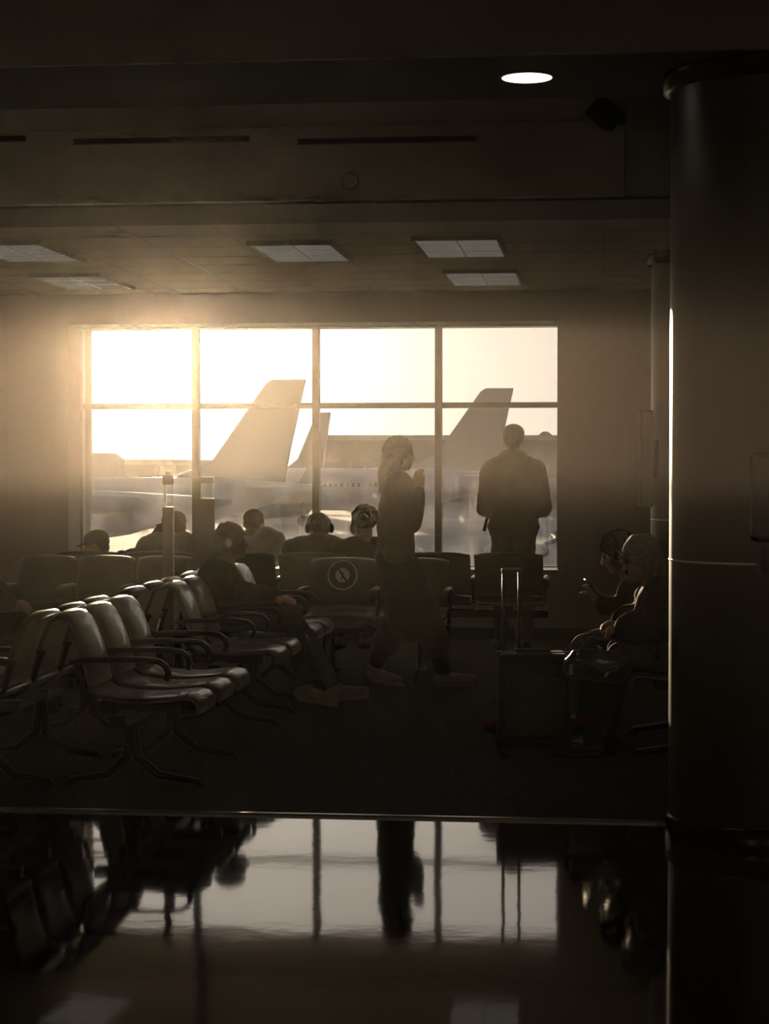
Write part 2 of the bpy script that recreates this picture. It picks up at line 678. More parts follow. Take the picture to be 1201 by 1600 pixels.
# slots in the bulkhead
for x0, x1 in ((465, 745), (115, 390), (-245, 40)):
    a, b = on_y(x0, 222, y_b), on_y(x1, 218, y_b)
    t = empty('air_slot', ((a.x + b.x) / 2, y_b, a.z), 0)
    hw = (b.x - a.x) / 2
    obj('slot_frame', B(-hw, hw, -.012, 0, -.016, .016), M['soffit'], t)
    bm = bmesh.new()
    for zz in (-.008, 0.0, .008):
        box(bm, -hw + .01, hw - .01, -.016, -.004, zz - .0025, zz + .0025)
    obj('slot_blade', bm, M['slot'], t)
    nm = {465: 'long dark air slot near the middle of the pale bulkhead', 115: 'long dark air slot in the bulkhead above the sun glare',
          -245: 'dark air slot cut off by the left edge of the bulkhead'}[x0]
    tag(t, nm, 'air vent', 'air slots in the bulkhead')
p = on_y(547, 283, y_b)
t = empty('smoke_detector', (p.x, y_b, p.z), 0, 'round dim detector on the pale bulkhead face below the slots', 'detector')
bm = lathe(bmesh.new(), [(.045, 0), (.045, .012), (.036, .03), (.018, .038)], 32)
bmesh.ops.rotate(bm, verts=bm.verts, matrix=Matrix.Rotation(math.radians(90), 3, 'X'))
obj('detector_body', bm, M['bulk'], t, smooth=True)
bm = lathe(bmesh.new(), [(.048, 0), (.048, .006)], 32)
bmesh.ops.rotate(bm, verts=bm.verts, matrix=Matrix.Rotation(math.radians(90), 3, 'X'))
obj('detector_base', bm, M['soffit'], t)

# camera on its arm beside the bulkhead end
p = on_y(945, 180, y_b - .35)
t = empty('security_camera', (p.x, y_b - .35, p.z), 0, 'small dark security camera on an arm at right end of the bulkhead', 'security camera')
R45 = Matrix.Rotation(math.radians(38), 4, 'Y') @ Matrix.Rotation(math.radians(25), 4, 'Z')
obj('camera_body', B(-.07, .07, -.05, .09, -.055, .055, mtx=R45), M['slot'], t, bevel=.012)
obj('camera_hood', B(-.085, .085, -.07, .05, .055, .065, mtx=R45), M['slot'], t)
q = Vector((xb_end, y_b - .35, p.z)) - Vector((p.x, y_b - .35, p.z))
obj('bracket', tube(bmesh.new(), [(0, 0, -.03), (.05, 0, -.04), (q.x, 0, -.04)], .012), M['slot'], t)
obj('lens', rcone(bmesh.new(), (0, -.05, 0), (0, -.09, -.01), .022, .02), M['black'], t, smooth=True)

# troffers in the tiled ceiling
W_T, L_T = .53, 1.10
k = 0
spots_t = [(647, 372, 'large unlit but faintly glowing ceiling light panel nearest above the right panes'),
           (695, 424, 'unlit but faintly glowing ceiling light panel set closer to the window on the right'),
           (390, 380, 'unlit but faintly glowing ceiling light panel above the second pane from left'),
           (-62, 380, 'unlit but faintly glowing ceiling light panel cut by the left edge of the picture'),
           (48, 430, 'unlit but faintly glowing ceiling light panel nearer the window, lower on the left')]
for px, py, lab in spots_t:
    a = on_z(px, py, ZC + .02)
    L_ = L_T
    if a.y + L_ > YWALL - .02:
        L_ = YWALL - .02 - a.y
    t = empty('ceiling_light', (a.x + W_T / 2, a.y + L_ / 2, ZC + .0), 0, lab, 'ceiling light', 'recessed light panels in the tiled ceiling')
    bm = bmesh.new()
    hw, hl = W_T / 2, L_ / 2
    box(bm, -hw - .02, -hw, -hl - .02, hl + .02, .0, .03)
    box(bm, hw, hw + .02, -hl - .02, hl + .02, .0, .03)
    box(bm, -hw, hw, -hl - .02, -hl, .0, .03)
    box(bm, -hw, hw, hl, hl + .02, .0, .03)
    obj('light_frame', bm, M['grid'], t)
    obj('diffuser', B(-hw, hw, -hl, hl, .012, .022), M['troffer'], t)
    bm = bmesh.new()
    for j in range(1, 2):
        box(bm, -hw + W_T * j / 2 - .004, -hw + W_T * j / 2 + .004, -hl, hl, .0105, .0125)
    for j in range(1, 3):
        box(bm, -hw, hw, -hl + L_ * j / 3 - .003, -hl + L_ * j / 3 + .003, .0105, .0125)
    obj('louver', bm, M['bulk'], t)

# the lit downlight in the low soffit
p = on_z(823, 120, 3.05)
t = empty('downlight', (p.x, p.y, 3.05), 0, 'lit round recessed downlight in the dark soffit', 'downlight')
obj('trim_ring', lathe(bmesh.new(), [(.102, -.004), (.114, -.004), (.118, 0.0), (.102, .0)], 48), M['grid'], t, smooth=True)
obj('lens', lathe(bmesh.new(), [(.100, -.006), (.100, -.0045)], 48), M['downlight'], t)
ld = bpy.data.lights.new('downlight_lamp', 'SPOT')
ld.energy = 5
ld.spot_size = math.radians(150)
ld.spot_blend = .6
ld.color = (1, .93, .82)
ld.shadow_soft_size = .09
lo = bpy.data.objects.new('downlight_lamp', ld)
COL.objects.link(lo)
lo.parent = t
lo.location = (0, 0, -.03)

# unseen lamps added behind the camera to fill the bulkhead and dark parts
for hx_, hy_ in ((-3.0, -3.0), (1.5, -3.0)):
    t = empty('hall_fill_light', (hx_, hy_, 3.75), 0, 'unseen fill lamp added in the hall ceiling, %s of the two' % ('left' if hx_ < 0 else 'right'), 'downlight')
    obj('trim_ring', lathe(bmesh.new(), [(.102, -.004), (.114, -.004), (.118, 0.0), (.102, .0)], 48), M['grid'], t, smooth=True)
    obj('lens', lathe(bmesh.new(), [(.100, -.006), (.100, -.0045)], 48), M['downlight'], t)
    ld2 = bpy.data.lights.new('hall_fill_lamp', 'AREA')
    ld2.shape = 'DISK'
    ld2.size = .2
    ld2.energy = HALL_FILL
    ld2.color = (1, .80, .64)
    lo2 = bpy.data.objects.new('hall_fill_lamp', ld2)
    COL.objects.link(lo2)
    lo2.parent = t
    lo2.location = (0, 0, -.03)

# ------------------------------------------------------------------ columns
def column(name, xc, D, r, h, seam, label):
    p = cl(xc, D)
    t = empty(name, p, 0, label, 'column')
    tag(t, kind='structure')
    obj('shaft', lathe(bmesh.new(), [(r, seam + .004), (r, h)], 96), M['column'], t, smooth=True)
    obj('lower_shaft', lathe(bmesh.new(), [(r, 0.09), (r, seam - .004)], 96), M['column'], t, smooth=True)
    obj('seam_band', lathe(bmesh.new(), [(r - .004, seam - .006), (r + .002, seam - .003), (r + .002, seam + .003), (r - .004, seam + .006)], 96), M['steel'], t, smooth=True)
    obj('base_ring', lathe(bmesh.new(), [(r + .012, 0.0), (r + .012, .085), (r, .095)], 96), M['collar'], t, smooth=True)
    obj('collar', lathe(bmesh.new(), [(r + .002, h - .075), (r + .03, h - .07), (r + .03, h)], 96), M['collar'], t, smooth=True)
    return t


R1 = .38
D1 = 7.68
X1 = (1046.5 - 600.5) / (F / D1) + R1 * 1.003
c1 = column('round_column', X1, D1, R1, 3.05, 1.115, 'large polished dark metal round column filling the right edge')
X2 = (1017 - 600.5) / (F / 13.2) + .36
c2 = column('round_column', X2, 13.2, .36, ZC, 1.115, 'slimmer looking dark round column farther back, half behind the big one')
c2.name = 'round_column.001'
# panel mounted on the side of the far column
p = at_depth(1006, 717, 13.1)
t = empty('wall_sign', (p.x, p.y, 0), YAW, 'dark vertical panel fixed to the side of the farther column', 'sign panel')
z0 = at_depth(1006, 792, 13.1).z
z1 = at_depth(1006, 642, 13.1).z
obj('panel', B(-.035, .05, -.1, .1, z0, z1), M['matte'], t, bevel=.01)
obj('panel_bracket', B(.03, .10, -.04, .04, z0 + .2, z1 - .2), M['blackm'], t)

# dispenser on the near column
p = cl(X1 + .05, D1 - R1 - .05)
s_ = F / (D1 - R1 - .05)
zt = at_depth(1190, 708, D1 - R1 - .05).z
zb = at_depth(1190, 846, D1 - R1 - .05).z
zbb = at_depth(1190, 895, D1 - R1 - .05).z
xl = (1172 - 600.5) / s_
p = cl(xl + .085, D1 - R1 - .062)
t = empty('hand_sanitizer_dispenser', (p.x, p.y, 0), YAW, 'dark dispenser box mounted on the big column at right edge', 'dispenser')
obj('dispenser_body', B(-.085, .085, -.05, .04, zb, zt), M['black'], t, bevel=.02)
obj('nozzle', B(-.035, -.0, -.03, .02, zb - .03, zb + .01), M['black'], t, bevel=.008)
obj('drip_tray', B(-.055, .085, -.05, .05, zbb, zb), M['slot'], t, bevel=.008)
obj('mounting_plate', B(-.05, .05, .04, .075, zbb, zt - .04), M['blackm'], t)
obj('indicator_window', B(-.03, .03, -.053, -.048, zb + .16, zb + .22), M['slot'], t)


# ------------------------------------------------------------------ tandem benches
SW = .455


def bench(xc, D, heading, n, label, group, sticker=None, sw=SW, cover='seat'):
    """a row of joined seats; local +y is the way the sitter faces, x runs along the row"""
    p = cl(xc, D)
    t = empty('tandem_seating', p, heading, label, 'airport bench', group)
    Lh = n * sw / 2
    for i in range(n):
        x0 = -Lh + i * sw + .015
        x1 = x0 + sw - .030
        seat = [(-.06, .475), (-.02, .445), (.08, .428), (.22, .425), (.33, .435), (.39, .442), (.425, .435), (.45, .405), (.445, .375)]
        obj('seat', sheet(bmesh.new(), seat, x0, x1, .035, 8), M[cover], t, smooth=True)
        back = [(-.045, .49), (-.06, .56), (-.085, .65), (-.116, .73), (-.142, .78), (-.165, .80), (-.19, .803), (-.212, .79)]
        bo = obj('backrest', sheet(bmesh.new(), back, x0, x1, .034, 8, crown=.008), M[cover], t, smooth=True)
        obj('support_bracket', B((x0 + x1) / 2 - .03, (x0 + x1) / 2 + .03, -.07, .34, .36, .41), M['blackm'], t)
        if sticker == i:
            cx = (x0 + x1) / 2
            th = math.atan2(.068, .31)
            mt = Matrix.Translation((cx, -.065, .705)) @ Matrix.Rotation(math.radians(90) + th, 4, 'X')
            bm = bmesh.new()
            st = empty('distancing_sticker', (0, 0, 0))
            st.parent = bo
            bm = bmesh.new()
            seg = 48
            for ra, rb in ((.098, .108),):
                a = [bm.verts.new(mt @ Vector((ra * math.cos(2 * math.pi * k / seg), ra * math.sin(2 * math.pi * k / seg), -.001))) for k in range(seg)]
                b = [bm.verts.new(mt @ Vector((rb * math.cos(2 * math.pi * k / seg), rb * math.sin(2 * math.pi * k / seg), -.001))) for k in range(seg)]
                for k in range(seg):
                    bm.faces.new((a[k], a[(k + 1) % seg], b[(k + 1) % seg], b[k]))
            a = [bm.verts.new(mt @ Vector((.052 * math.cos(2 * math.pi * k / seg), .052 * math.sin(2 * math.pi * k / seg), -.001))) for k in range(seg)]
            bm.faces.new(a)
            ob = obj('sticker_print', bm, M['paper'], bo)
            bpy.data.objects.remove(st)
            bm = bmesh.new()
            rr = Matrix.Rotation(math.radians(55), 4, 'Z')
            box(bm, -.056, .056, -.006, .006, -.003, -.0015, mtx=mt @ rr)
            rr = Matrix.Rotation(math.radians(100), 4, 'Z')
            box(bm, -.03, .02, -.006, .006, -.003, -.0015, mtx=mt @ rr)
            obj('sticker_slash', bm, M['black'], bo)
    obj('beam', B(-Lh - .02, Lh + .02, .06, .13, .31, .37), M['blackm'], t, bevel=.008)
    for i in range(n + 1):
        x = -Lh + i * sw
        bm = bmesh.new()
        path = [(-.12, .605), (-.06, .615), (.10, .62), (.22, .62), (.285, .612), (.315, .59), (.325, .56), (.315, .53)]
        sheet(bm, [(a, b) for a, b in path], x - .022, x + .022, .026, 4)
        obj('armrest', bm, M['black'], t, smooth=True)
        obj('arm_support', tube(bmesh.new(), [(x, -.10, .605), (x, -.06, .48), (x, .06, .37)], .012), M['blackm'], t, smooth=True)
    for x in (-Lh * .62, Lh * .62):
        bm = bmesh.new()
        tube(bm, [(x, -.20, .03), (x, -.02, .06), (x, .07, .14), (x, .095, .33)], [.016, .02, .024, .024])
        tube(bm, [(x, .42, .03), (x, .22, .06), (x, .12, .14), (x, .095, .33)], [.016, .02, .024, .024])
        obj('leg', bm, M['blackm'], t, smooth=True)
        for fy in (-.20, .42):
            obj('foot', lathe(bmesh.new(), [(.022, .008), (.022, .02), (.012, .032)], 20, (x, fy)), M['rubber'], t, smooth=True)
    return t


FACE_R = -math.pi / 2        # sitter looks to +X
FACE_L = math.pi / 2
FACE_CAM = math.pi
G1 = 'rows of dark airport seats running towards the window'
G2 = 'dark airport seats standing along the window'


def row_pos(D, xw):
    """place on the row line X=xw at camera depth D"""
    # X = xc*cos - D*sin  -> xc
    return (xw + D * math.sin(YAW)) / math.cos(YAW)


XF = -2.225          # front row: back top is .2 behind this
XBK = -2.70
for D, la, lb in ((9.28, 'nearest empty three-seat bench with metallic sheen facing right', 'nearest bench facing left, back to back with the sheeny one at left edge'),
                  (10.98, 'middle bench facing right, mostly hidden behind the posts and woman', 'middle bench facing left, its sunlit backrest tops left of the thin post'),
                  (12.45, 'farther bench facing right where the woman in profile sits', 'farther bench facing left behind the woman in profile')):
    if D == 10.98:
        bench(row_pos(D + .23, XF), D + .23, FACE_R, 2, la, G1)
    else:
        bench(row_pos(D, XF), D, FACE_R, 3, la, G1)
    bench(row_pos(D, XBK), D, FACE_L, 3, lb, G1)


def bench_px(px0, px1, D, n, heading, label, sticker=None):
    s = F / D
    x0, x1 = (px0 - 600.5) / s, (px1 - 600.5) / s
    return bench((x0 + x1) / 2, D, heading, n, label, G2, sticker, sw=(x1 - x0) / n, cover='seat_shaded')


bench_px(476, 702, 13.55, 2, FACE_CAM, 'two-seat bench facing the hall with a round sticker on one backrest', 1)
bench_px(14, 300, 13.9, 3, FACE_CAM, 'bench facing the hall below the leftmost pane')
bench_px(325, 548, 14.75, 2, 0, 'bench facing the window where the white shirt man sits')
bench_px(627, 852, 14.75, 2, 0, 'empty bench facing the window beside the standing man')
bench_px(90, 316, 14.95, 2, 0, 'bench facing the window under the leftmost pane, people on it')
bench(row_pos(10.1, .62), 10.1, FACE_L, 3, 'bench facing left beside the big column where two people sit', G1)

# ------------------------------------------------------------------ pedestal posts
def post(px0, px1, D, ytop, ycap, ygap, label, rods):
    s = F / D
    xc = ((px0 + px1) / 2 - 600.5) / s
    hw = (px1 - px0) / 2 / s
    z = [at_depth((px0 + px1) / 2, y, D).z for y in (ytop, ycap, ygap)]
    p = cl(xc, D)
    t = empty('pedestal_post', (p.x, p.y, 0), YAW, label, 'post', 'slim pedestal posts with clear tops')
    obj('body', B(-hw, hw, -.035, .035, .02, z[2]), M['post'], t, bevel=.003)
    obj('base_plate', B(-hw - .05, hw + .05, -.05, .05, .008, .022), M['blackm'], t, bevel=.004)
    obj('clear_section', B(-hw * .82, hw * .82, -.028, .028, z[2], z[1]), M['acrylic'], t)
    obj('cap', B(-hw * .95, hw * .95, -.033, .033, z[1], z[0] - (.012 if rods else 0)), M['post'], t, bevel=.003)
    bm = bmesh.new()
    if rods:
        box(bm, -hw * .9, -hw * .72, -.008, .008, z[2], z[1])
        box(bm, -hw * .55, -hw * .37, -.008, .008, z[2], z[1])
        obj('cap_knob', B(-hw * .55, hw * .55, -.02, .02, z[0] - .012, z[0] + .012), M['post'], t, bevel=.003)
    else:
        box(bm, -hw * .98, -hw * .25, -.012, .012, z[2], z[1])
    obj('rod', bm, M['steel'] if rods else M['post'], t)
    return t


post(254.5, 271, 11.715, 739, 757, 792, 'narrow dark post with clear rods below its cap, in front of capped man', True)
post(300.5, 335, 13.72, 745, 755, 779, 'wider dark post with clear section, in front of left mullion', False)

# ------------------------------------------------------------------ luggage
def suitcase(px0, px1, D, ytop, yhandle, label, mcol, handle_x=None):
    s = F / D
    hw = (px1 - px0) / 2 / s
    p = cl(((px0 + px1) / 2 - 600.5) / s, D)
    zt = at_depth(800, ytop, D).z
    t = empty('suitcase', (p.x, p.y, 0), YAW, label, 'suitcase')
    obj('shell', B(-hw, hw, -.12, .12, .06, zt), mcol, t, bevel=.03)
    obj('front_pocket', B(-hw * .8, hw * .8, -.145, -.11, .12, zt - .12), mcol, t, bevel=.02)
    obj('side_trim', B(-hw - .003, hw + .003, -.012, .012, .055, zt + .003), M['black'], t, bevel=.004)
    bm = bmesh.new()
    rcone(bm, (-.08, 0, zt + .01), (.08, 0, zt + .01), .010, .010)
    obj('carry_handle', bm, M['black'], t, smooth=True)
    for sx in (-1, 1):
        for sy in (-1, 1):
            w = bmesh.new()
            m_ = Matrix.Translation((sx * (hw - .035), sy * .085, .035)) @ Matrix.Rotation(math.radians(90), 4, 'Y')
            bmesh.ops.create_cone(w, cap_ends=True, segments=20, radius1=.027, radius2=.027, depth=.024, matrix=m_)
            wo_ = obj('wheel', w, M['rubber'], t, smooth=False, bevel=.004)
            obj('wheel_fork', B(sx * (hw - .035) - .02, sx * (hw - .035) + .02, sy * .085 - .018, sy * .085 + .018, .04, .07), M['black'], wo_)
    if yhandle:
        zh = at_depth(800, yhandle, D).z
        a = (handle_x[0] - (px0 + px1) / 2) / s
        b = (handle_x[1] - (px0 + px1) / 2) / s
        bm = bmesh.new()
        tube(bm, [(a, .08, zt - .05), (a, .08, zh - .02)], .0085)
        tube(bm, [(b, .08, zt - .05), (b, .08, zh - .02)], .0085)
        obj('handle_tube', bm, M['blackm'], t, smooth=True)
        obj('grip', B(a - .012, b + .012, .065, .095, zh - .025, zh), M['black'], t, bevel=.010)
    return t


suitcase(777, 889, 9.75, 1019, 889, 'large black suitcase with its telescopic handle pulled up', M['suit'], (788, 813))

# ------------------------------------------------------------------ people
UPZ = Vector((0, 0, 1))


def head_shape(bm, c, R, k=1.0, ears=True):
    """skull, jaw, nose, brow, lips, ears; local face direction +y"""
    def P(x, y, z):
        return c + R @ Vector((x * k, y * k, z * k))
    ell(bm, P(0, -.012, .022), (.074 * k, .094 * k, .088 * k), R)
    ell(bm, P(0, .018, -.040), (.056 * k, .068 * k, .066 * k), R)
    ell(bm, P(0, .062, -.078), (.026 * k, .022 * k, .020 * k), R)
    rcone(bm, P(0, .076, .018), P(0, .098, -.018), .010 * k, .014 * k)
    rcone(bm, P(-.032, .070, .030), P(.032, .070, .030), .013 * k, .013 * k)
    rcone(bm, P(-.018, .080, -.048), P(.018, .080, -.048), .008 * k, .008 * k)
    rcone(bm, P(-.016, .079, -.058), P(.016, .079, -.058), .008 * k, .008 * k)
    ell(bm, P(-.042, .055, -.012), (.022 * k, .022 * k, .022 * k), R)
    ell(bm, P(.042, .055, -.012), (.022 * k, .022 * k, .022 * k), R)
    if ears:
        for s in (-1, 1):
            ell(bm, P(s * .078, -.008, .0), (.010 * k, .022 * k, .033 * k), R)


def hand_shape(bm, w, d, n, side, k=1.0, curl=.5):
    """palm with five separate curled fingers; d = along hand, n = palm normal"""
    d = d.normalized()
    n = (n - d * n.dot(d)).normalized()
    a = d.cross(n) * side
    w = Vector(w)
    for o_ in (-.026, -.009, .009, .026):
        rcone(bm, w + d * .018 * k + a * o_ * .7 * k, w + d * .078 * k + a * o_ * k, .015 * k, .0135 * k, 10)
    lens = (.066, .076, .072, .056)
    for i, o_ in enumerate((-.030, -.010, .010, .029)):
        b0 = w + d * .082 * k + a * o_ * k
        L = lens[i] * k
        d1 = (d * math.cos(curl * .6) + n * math.sin(curl * .6)).normalized()
        d2 = (d * math.cos(curl * 1.5) + n * math.sin(curl * 1.5)).normalized()
        d3 = (d * math.cos(curl * 2.4) + n * math.sin(curl * 2.4)).normalized()
        b1 = b0 + d1 * L * .45
        b2 = b1 + d2 * L * .3
        b3 = b2 + d3 * L * .25
        rcone(bm, b0, b1, .0095 * k, .0088 * k, 8, 2)
        rcone(bm, b1, b2, .0088 * k, .008 * k, 8, 2)
        rcone(bm, b2, b3, .008 * k, .007 * k, 8, 2)
    t0 = w + d * .03 * k - a * .026 * k
    t1 = t0 + (d * .6 - a * .7 + n * .3).normalized() * .036 * k
    t2 = t1 + (d * .9 - a * .1 + n * .4).normalized() * .034 * k
    rcone(bm, t0, t1, .014 * k, .0105 * k, 8, 2)
    rcone(bm, t1, t2, .0105 * k, .0085 * k, 8, 2)


def rotm(yaw=0, pitch=0, roll=0):
    """head turn (yaw, +left), nod (pitch, + looks down), tilt"""
    return (Matrix.Rotation(math.radians(yaw), 3, 'Z') @ Matrix.Rotation(math.radians(-pitch), 3, 'X') @ Matrix.Rotation(math.radians(roll), 3, 'Y'))


def person(loc, heading, J, label, group=None, skin='skin', top='cloth', bottom='cloth2', shoes='shoe_b', hair='hair',
           hairstyle='short', head=(0, 0, 0), bulk=1.0, hat=None, mask=False, topmat=None, coat=0.0, hood=False, curl=.5,
           sleeves=True, belly=0.0, skirt=False, palms=None):
    t = empty('person', loc, heading, label, 'person', group)
    V = {k: Vector(v) for k, v in J.items()}
    R = rotm(*head)
    hc = V['head']
    neck = V['neck']
    pel = V['pelvis']
    ch = V['chest']
    b = bulk
    bm = bmesh.new()
    head_shape(bm, hc, R)
    rcone(bm, neck - UPZ * .03, hc + R @ Vector((0, -.02, -.05)), .060, .054)
    sL, sR = V['shL'], V['shR']
    hL, hR = V['hipL'], V['hipR']
    rcone(bm, pel, ch, .10 * b, .11 * b)
    rcone(bm, ch, neck, .10 * b, .062)
    rcone(bm, hL, hR, .088 * b, .088 * b)
    rcone(bm, sL * .8 + sR * .2, hL * .75 + hR * .25, .075 * b, .08 * b)
    rcone(bm, sR * .8 + sL * .2, hR * .75 + hL * .25, .075 * b, .08 * b)
    rcone(bm, sL, neck, .052, .05)
    rcone(bm, sR, neck, .052, .05)
    for s in 'LR':
        sh, el, wr_ = V['sh' + s], V['el' + s], V['wr' + s]
        rcone(bm, sh, el, .052 * b, .038 * b)
        rcone(bm, el, wr_, .038 * b, .026)
        d = (wr_ - el).normalized()
        d = V.get('hd' + s, d)
        pn = (palms or {}).get(s, (0, 0, -1))
        hand_shape(bm, wr_, Vector(d), Vector(pn), 1 if s == 'L' else -1, 1.0, curl)
        hp, kn, an, toe = V['hip' + s], V['kn' + s], V['an' + s], V['toe' + s]
        rcone(bm, hp, kn, .082 * b, .054 * b)
        rcone(bm, kn, kn * .65 + an * .35, .052 * b, .052)
        rcone(bm, kn * .65 + an * .35, an, .052, .036)
        rcone(bm, an - UPZ * .02, toe, .036, .028)
    body = remesh('body', bm, .0075, M[skin], t, 3)
    # top
    e = .014 + coat
    bm = bmesh.new()
    low = pel
    for q in (0, 1):
        pass
    rcone(bm, pel + UPZ * (.0), ch, (.115 + belly) * b + e, .12 * b + e)
    rcone(bm, ch, neck - UPZ * .045 + (neck - ch) * .0, .115 * b + e, .062 + e * .5)
    rcone(bm, sL * .8 + sR * .2, hL * .7 + hR * .3, .085 * b + e, .092 * b + e)
    rcone(bm, sR * .8 + sL * .2, hR * .7 + hL * .3, .085 * b + e, .092 * b + e)
    rcone(bm, sL, neck - UPZ * .03, .056 * b + e, .056 + e * .6)
    rcone(bm, sR, neck - UPZ * .03, .056 * b + e, .056 + e * .6)
    rcone(bm, hL * .9 + ch * .1, hR * .9 + ch * .1, .098 * b + e, .098 * b + e)
    for s in 'LR':
        sh, el, wr_ = V['sh' + s], V['el' + s], V['wr' + s]
        if sleeves:
            rcone(bm, sh, el, .058 * b + e, .046 * b + e)
            rcone(bm, el, wr_ * .95 + el * .05, .046 * b + e, .034 + e * .8)
        else:
            rcone(bm, sh, sh * .35 + el * .65, .058 * b + e, .056 * b + e)
    if hood:
        hd = neck - R @ Vector((0, .055, -.012))
        ell(bm, hd, (.115, .075, .062))
        ell(bm, hd + Vector((0, .03, .012)), (.098, .08, .05))
    remesh('jacket' if (coat or hood) else 'shirt', bm, .011, M[top], t, 4, wob=.012, wscale=11)
    # trousers
    bm = bmesh.new()
    rcone(bm, hL, hR, .098 * b, .098 * b)
    for s in 'LR':
        hp, kn, an = V['hip' + s], V['kn' + s], V['an' + s]
        rcone(bm, hp, kn, .095 * b, .068 * b)
        rcone(bm, kn, kn * .3 + an * .7, .067 * b, .058)
        rcone(bm, kn * .3 + an * .7, an + (kn - an).normalized() * .03, .058, .054)
    if skirt:
        m0 = (V['knL'] + V['knR']) / 2
        rcone(bm, pel, m0, .14, .19)
        rcone(bm, V['knL'] * .8 + V['knR'] * .2, V['anL'] * .5 + V['knL'] * .5, .11, .10)
        rcone(bm, V['knR'] * .8 + V['knL'] * .2, V['anR'] * .5 + V['knR'] * .5, .11, .10)
    remesh('trousers', bm, .012, M[bottom], t, 3, wob=.012, wscale=12)
    # shoes
    for s in 'LR':
        an, toe = V['an' + s], V['toe' + s]
        d = (toe - an)
        d = Vector((d.x, d.y, 0)).normalized() if Vector((d.x, d.y, 0)).length > .02 else Vector((0, 1, 0))
        dd = (toe - (an - UPZ * .045)).normalized()
        bm = bmesh.new()
        heel = an - UPZ * .045 - dd * .035
        rcone(bm, heel, heel + dd * .12, .040, .040)
        rcone(bm, heel + dd * .10, toe + dd * .035, .042, .032)
        rcone(bm, an + UPZ * .0, heel + dd * .07, .046, .036)
        sh_ = remesh('shoe', bm, .008, M[shoes], t, 2)
        bm = bmesh.new()
        a = d.cross(UPZ)
        base = heel - UPZ * .034
        for q in (-.02, .02):
            rcone(bm, base + a * q, base + dd * .23 + a * q * .8, .018, .016, 8, 2)
        remesh('sole', bm, .008, M['rubber'] if shoes != 'shoe' else M['shoe'], sh_, 1)

    def P(x, y, z):
        return hc + R @ Vector((x, y, z))
    # eyes
    bm = bmesh.new()
    for s in (-1, 1):
        ell(bm, P(s * .031, .073, .012), (.011, .009, .009), R, 12, 8)
    obj('eyes', bm, M['glassd'], t, smooth=True)
    # hair
    if hairstyle != 'bald':
        bm = bmesh.new()
        if hairstyle == 'short':
            ell(bm, P(0, -.022, .034), (.082, .094, .088), R)
            ell(bm, P(0, -.058, -.015), (.066, .050, .065), R)
        elif hairstyle == 'curly':
            ell(bm, P(0, -.022, .035), (.098, .104, .100), R)
            rnd = random.Random(5)
            for i in range(150):
                th = rnd.uniform(0, 2 * math.pi)
                ph = rnd.uniform(-.5, 1.5)
                v = Vector((math.cos(th) * math.cos(ph), math.sin(th) * math.cos(ph), math.sin(ph)))
                if v.y > .45 and v.z < .5:
                    continue
                ell(bm, P(v.x * .104, -.025 + v.y * .105, .03 + v.z * .104), (.014, .014, .014), R, 8, 6)
        elif hairstyle == 'long':
            ell(bm, P(0, -.020, .030), (.087, .102, .096), R)
            ell(bm, P(0, -.065, -.03), (.078, .055, .09), R)
            for x in (-.06, -.03, 0, .03, .06):
                pts = [P(x, -.07, -.03), P(x * 1.1, -.095, -.12)]
                rcone(bm, pts[0], pts[1], .036, .036)
                rcone(bm, pts[1], pts[1] + Vector((x * .1, -.01, -.13)), .036, .018)
            for s in (-1, 1):
                rcone(bm, P(s * .068, -.01, .02), P(s * .075, -.02, -.12), .030, .026)
        elif hairstyle == 'bun':
            ell(bm, P(0, -.020, .030), (.087, .102, .096), R)
            ell(bm, P(0, -.060, -.02), (.075, .055, .075), R)
            rcone(bm, P(0, -.075, -.05), P(0, -.10, -.17), .040, .020)
        elif hairstyle == 'grey':
            ell(bm, P(0, -.018, .030), (.089, .103, .097), R)
            ell(bm, P(0, -.060, -.035), (.080, .055, .08), R)
            for s in (-1, 1):
                rcone(bm, P(s * .074, .0, .02), P(s * .074, -.01, -.085), .028, .022)
        remesh('hair', bm, .008, M[hair], t, 1, wob=.008, wscale=38)
    if hat:
        bm = bmesh.new()
        ell(bm, P(0, -.012, .055), (.090, .106, .075), R)
        ell(bm, P(0, -.012, .030), (.090, .106, .045), R)
        ho = remesh('cap', bm, .008, M[hat], t, 2)
        bm = bmesh.new()
        ell(bm, P(0, .095, .034), (.070, .072, .008), R @ Matrix.Rotation(math.radians(-8), 3, 'X'))
        obj('visor', bm, M[hat], ho, smooth=True)
    if mask:
        bm = bmesh.new()
        ell(bm, P(0, .060, -.040), (.057, .050, .050), R)
        mo = remesh('face_mask', bm, .008, M['mask'], t, 2)
        bm = bmesh.new()
        for s in (-1, 1):
            tube(bm, [P(s * .05, .055, -.02), P(s * .078, .02, -.012), P(s * .088, -.012, .0)], .002, 6)
        obj('ear_loop', bm, M['mask'], mo)
    return t


def stand(h=1.7, lean=0.0, wide=1.0):
    k = h / 1.75
    return dict(pelvis=(0, 0, .97 * k), chest=(0, .0 + lean * .6, 1.27 * k), neck=(0, -.01 + lean, 1.49 * k), head=(0, .02 + lean * 1.2, 1.632 * k),
                shL=(-.175 * k * wide, -.0 + lean, 1.42 * k), shR=(.175 * k * wide, 0 + lean, 1.42 * k),
                elL=(-.22 * k * wide, -.04, 1.14 * k), elR=(.22 * k * wide, -.04, 1.14 * k),
                wrL=(-.22 * k, .08, .90 * k), wrR=(.22 * k, .08, .90 * k),
                hipL=(-.09 * k, 0, .92 * k), hipR=(.09 * k, 0, .92 * k), knL=(-.10 * k, .02, .50 * k), knR=(.10 * k, .02, .50 * k),
                anL=(-.11 * k, -.02, .095), anR=(.11 * k, -.02, .095), toeL=(-.13 * k, .13, .04), toeR=(.13 * k, .13, .04))


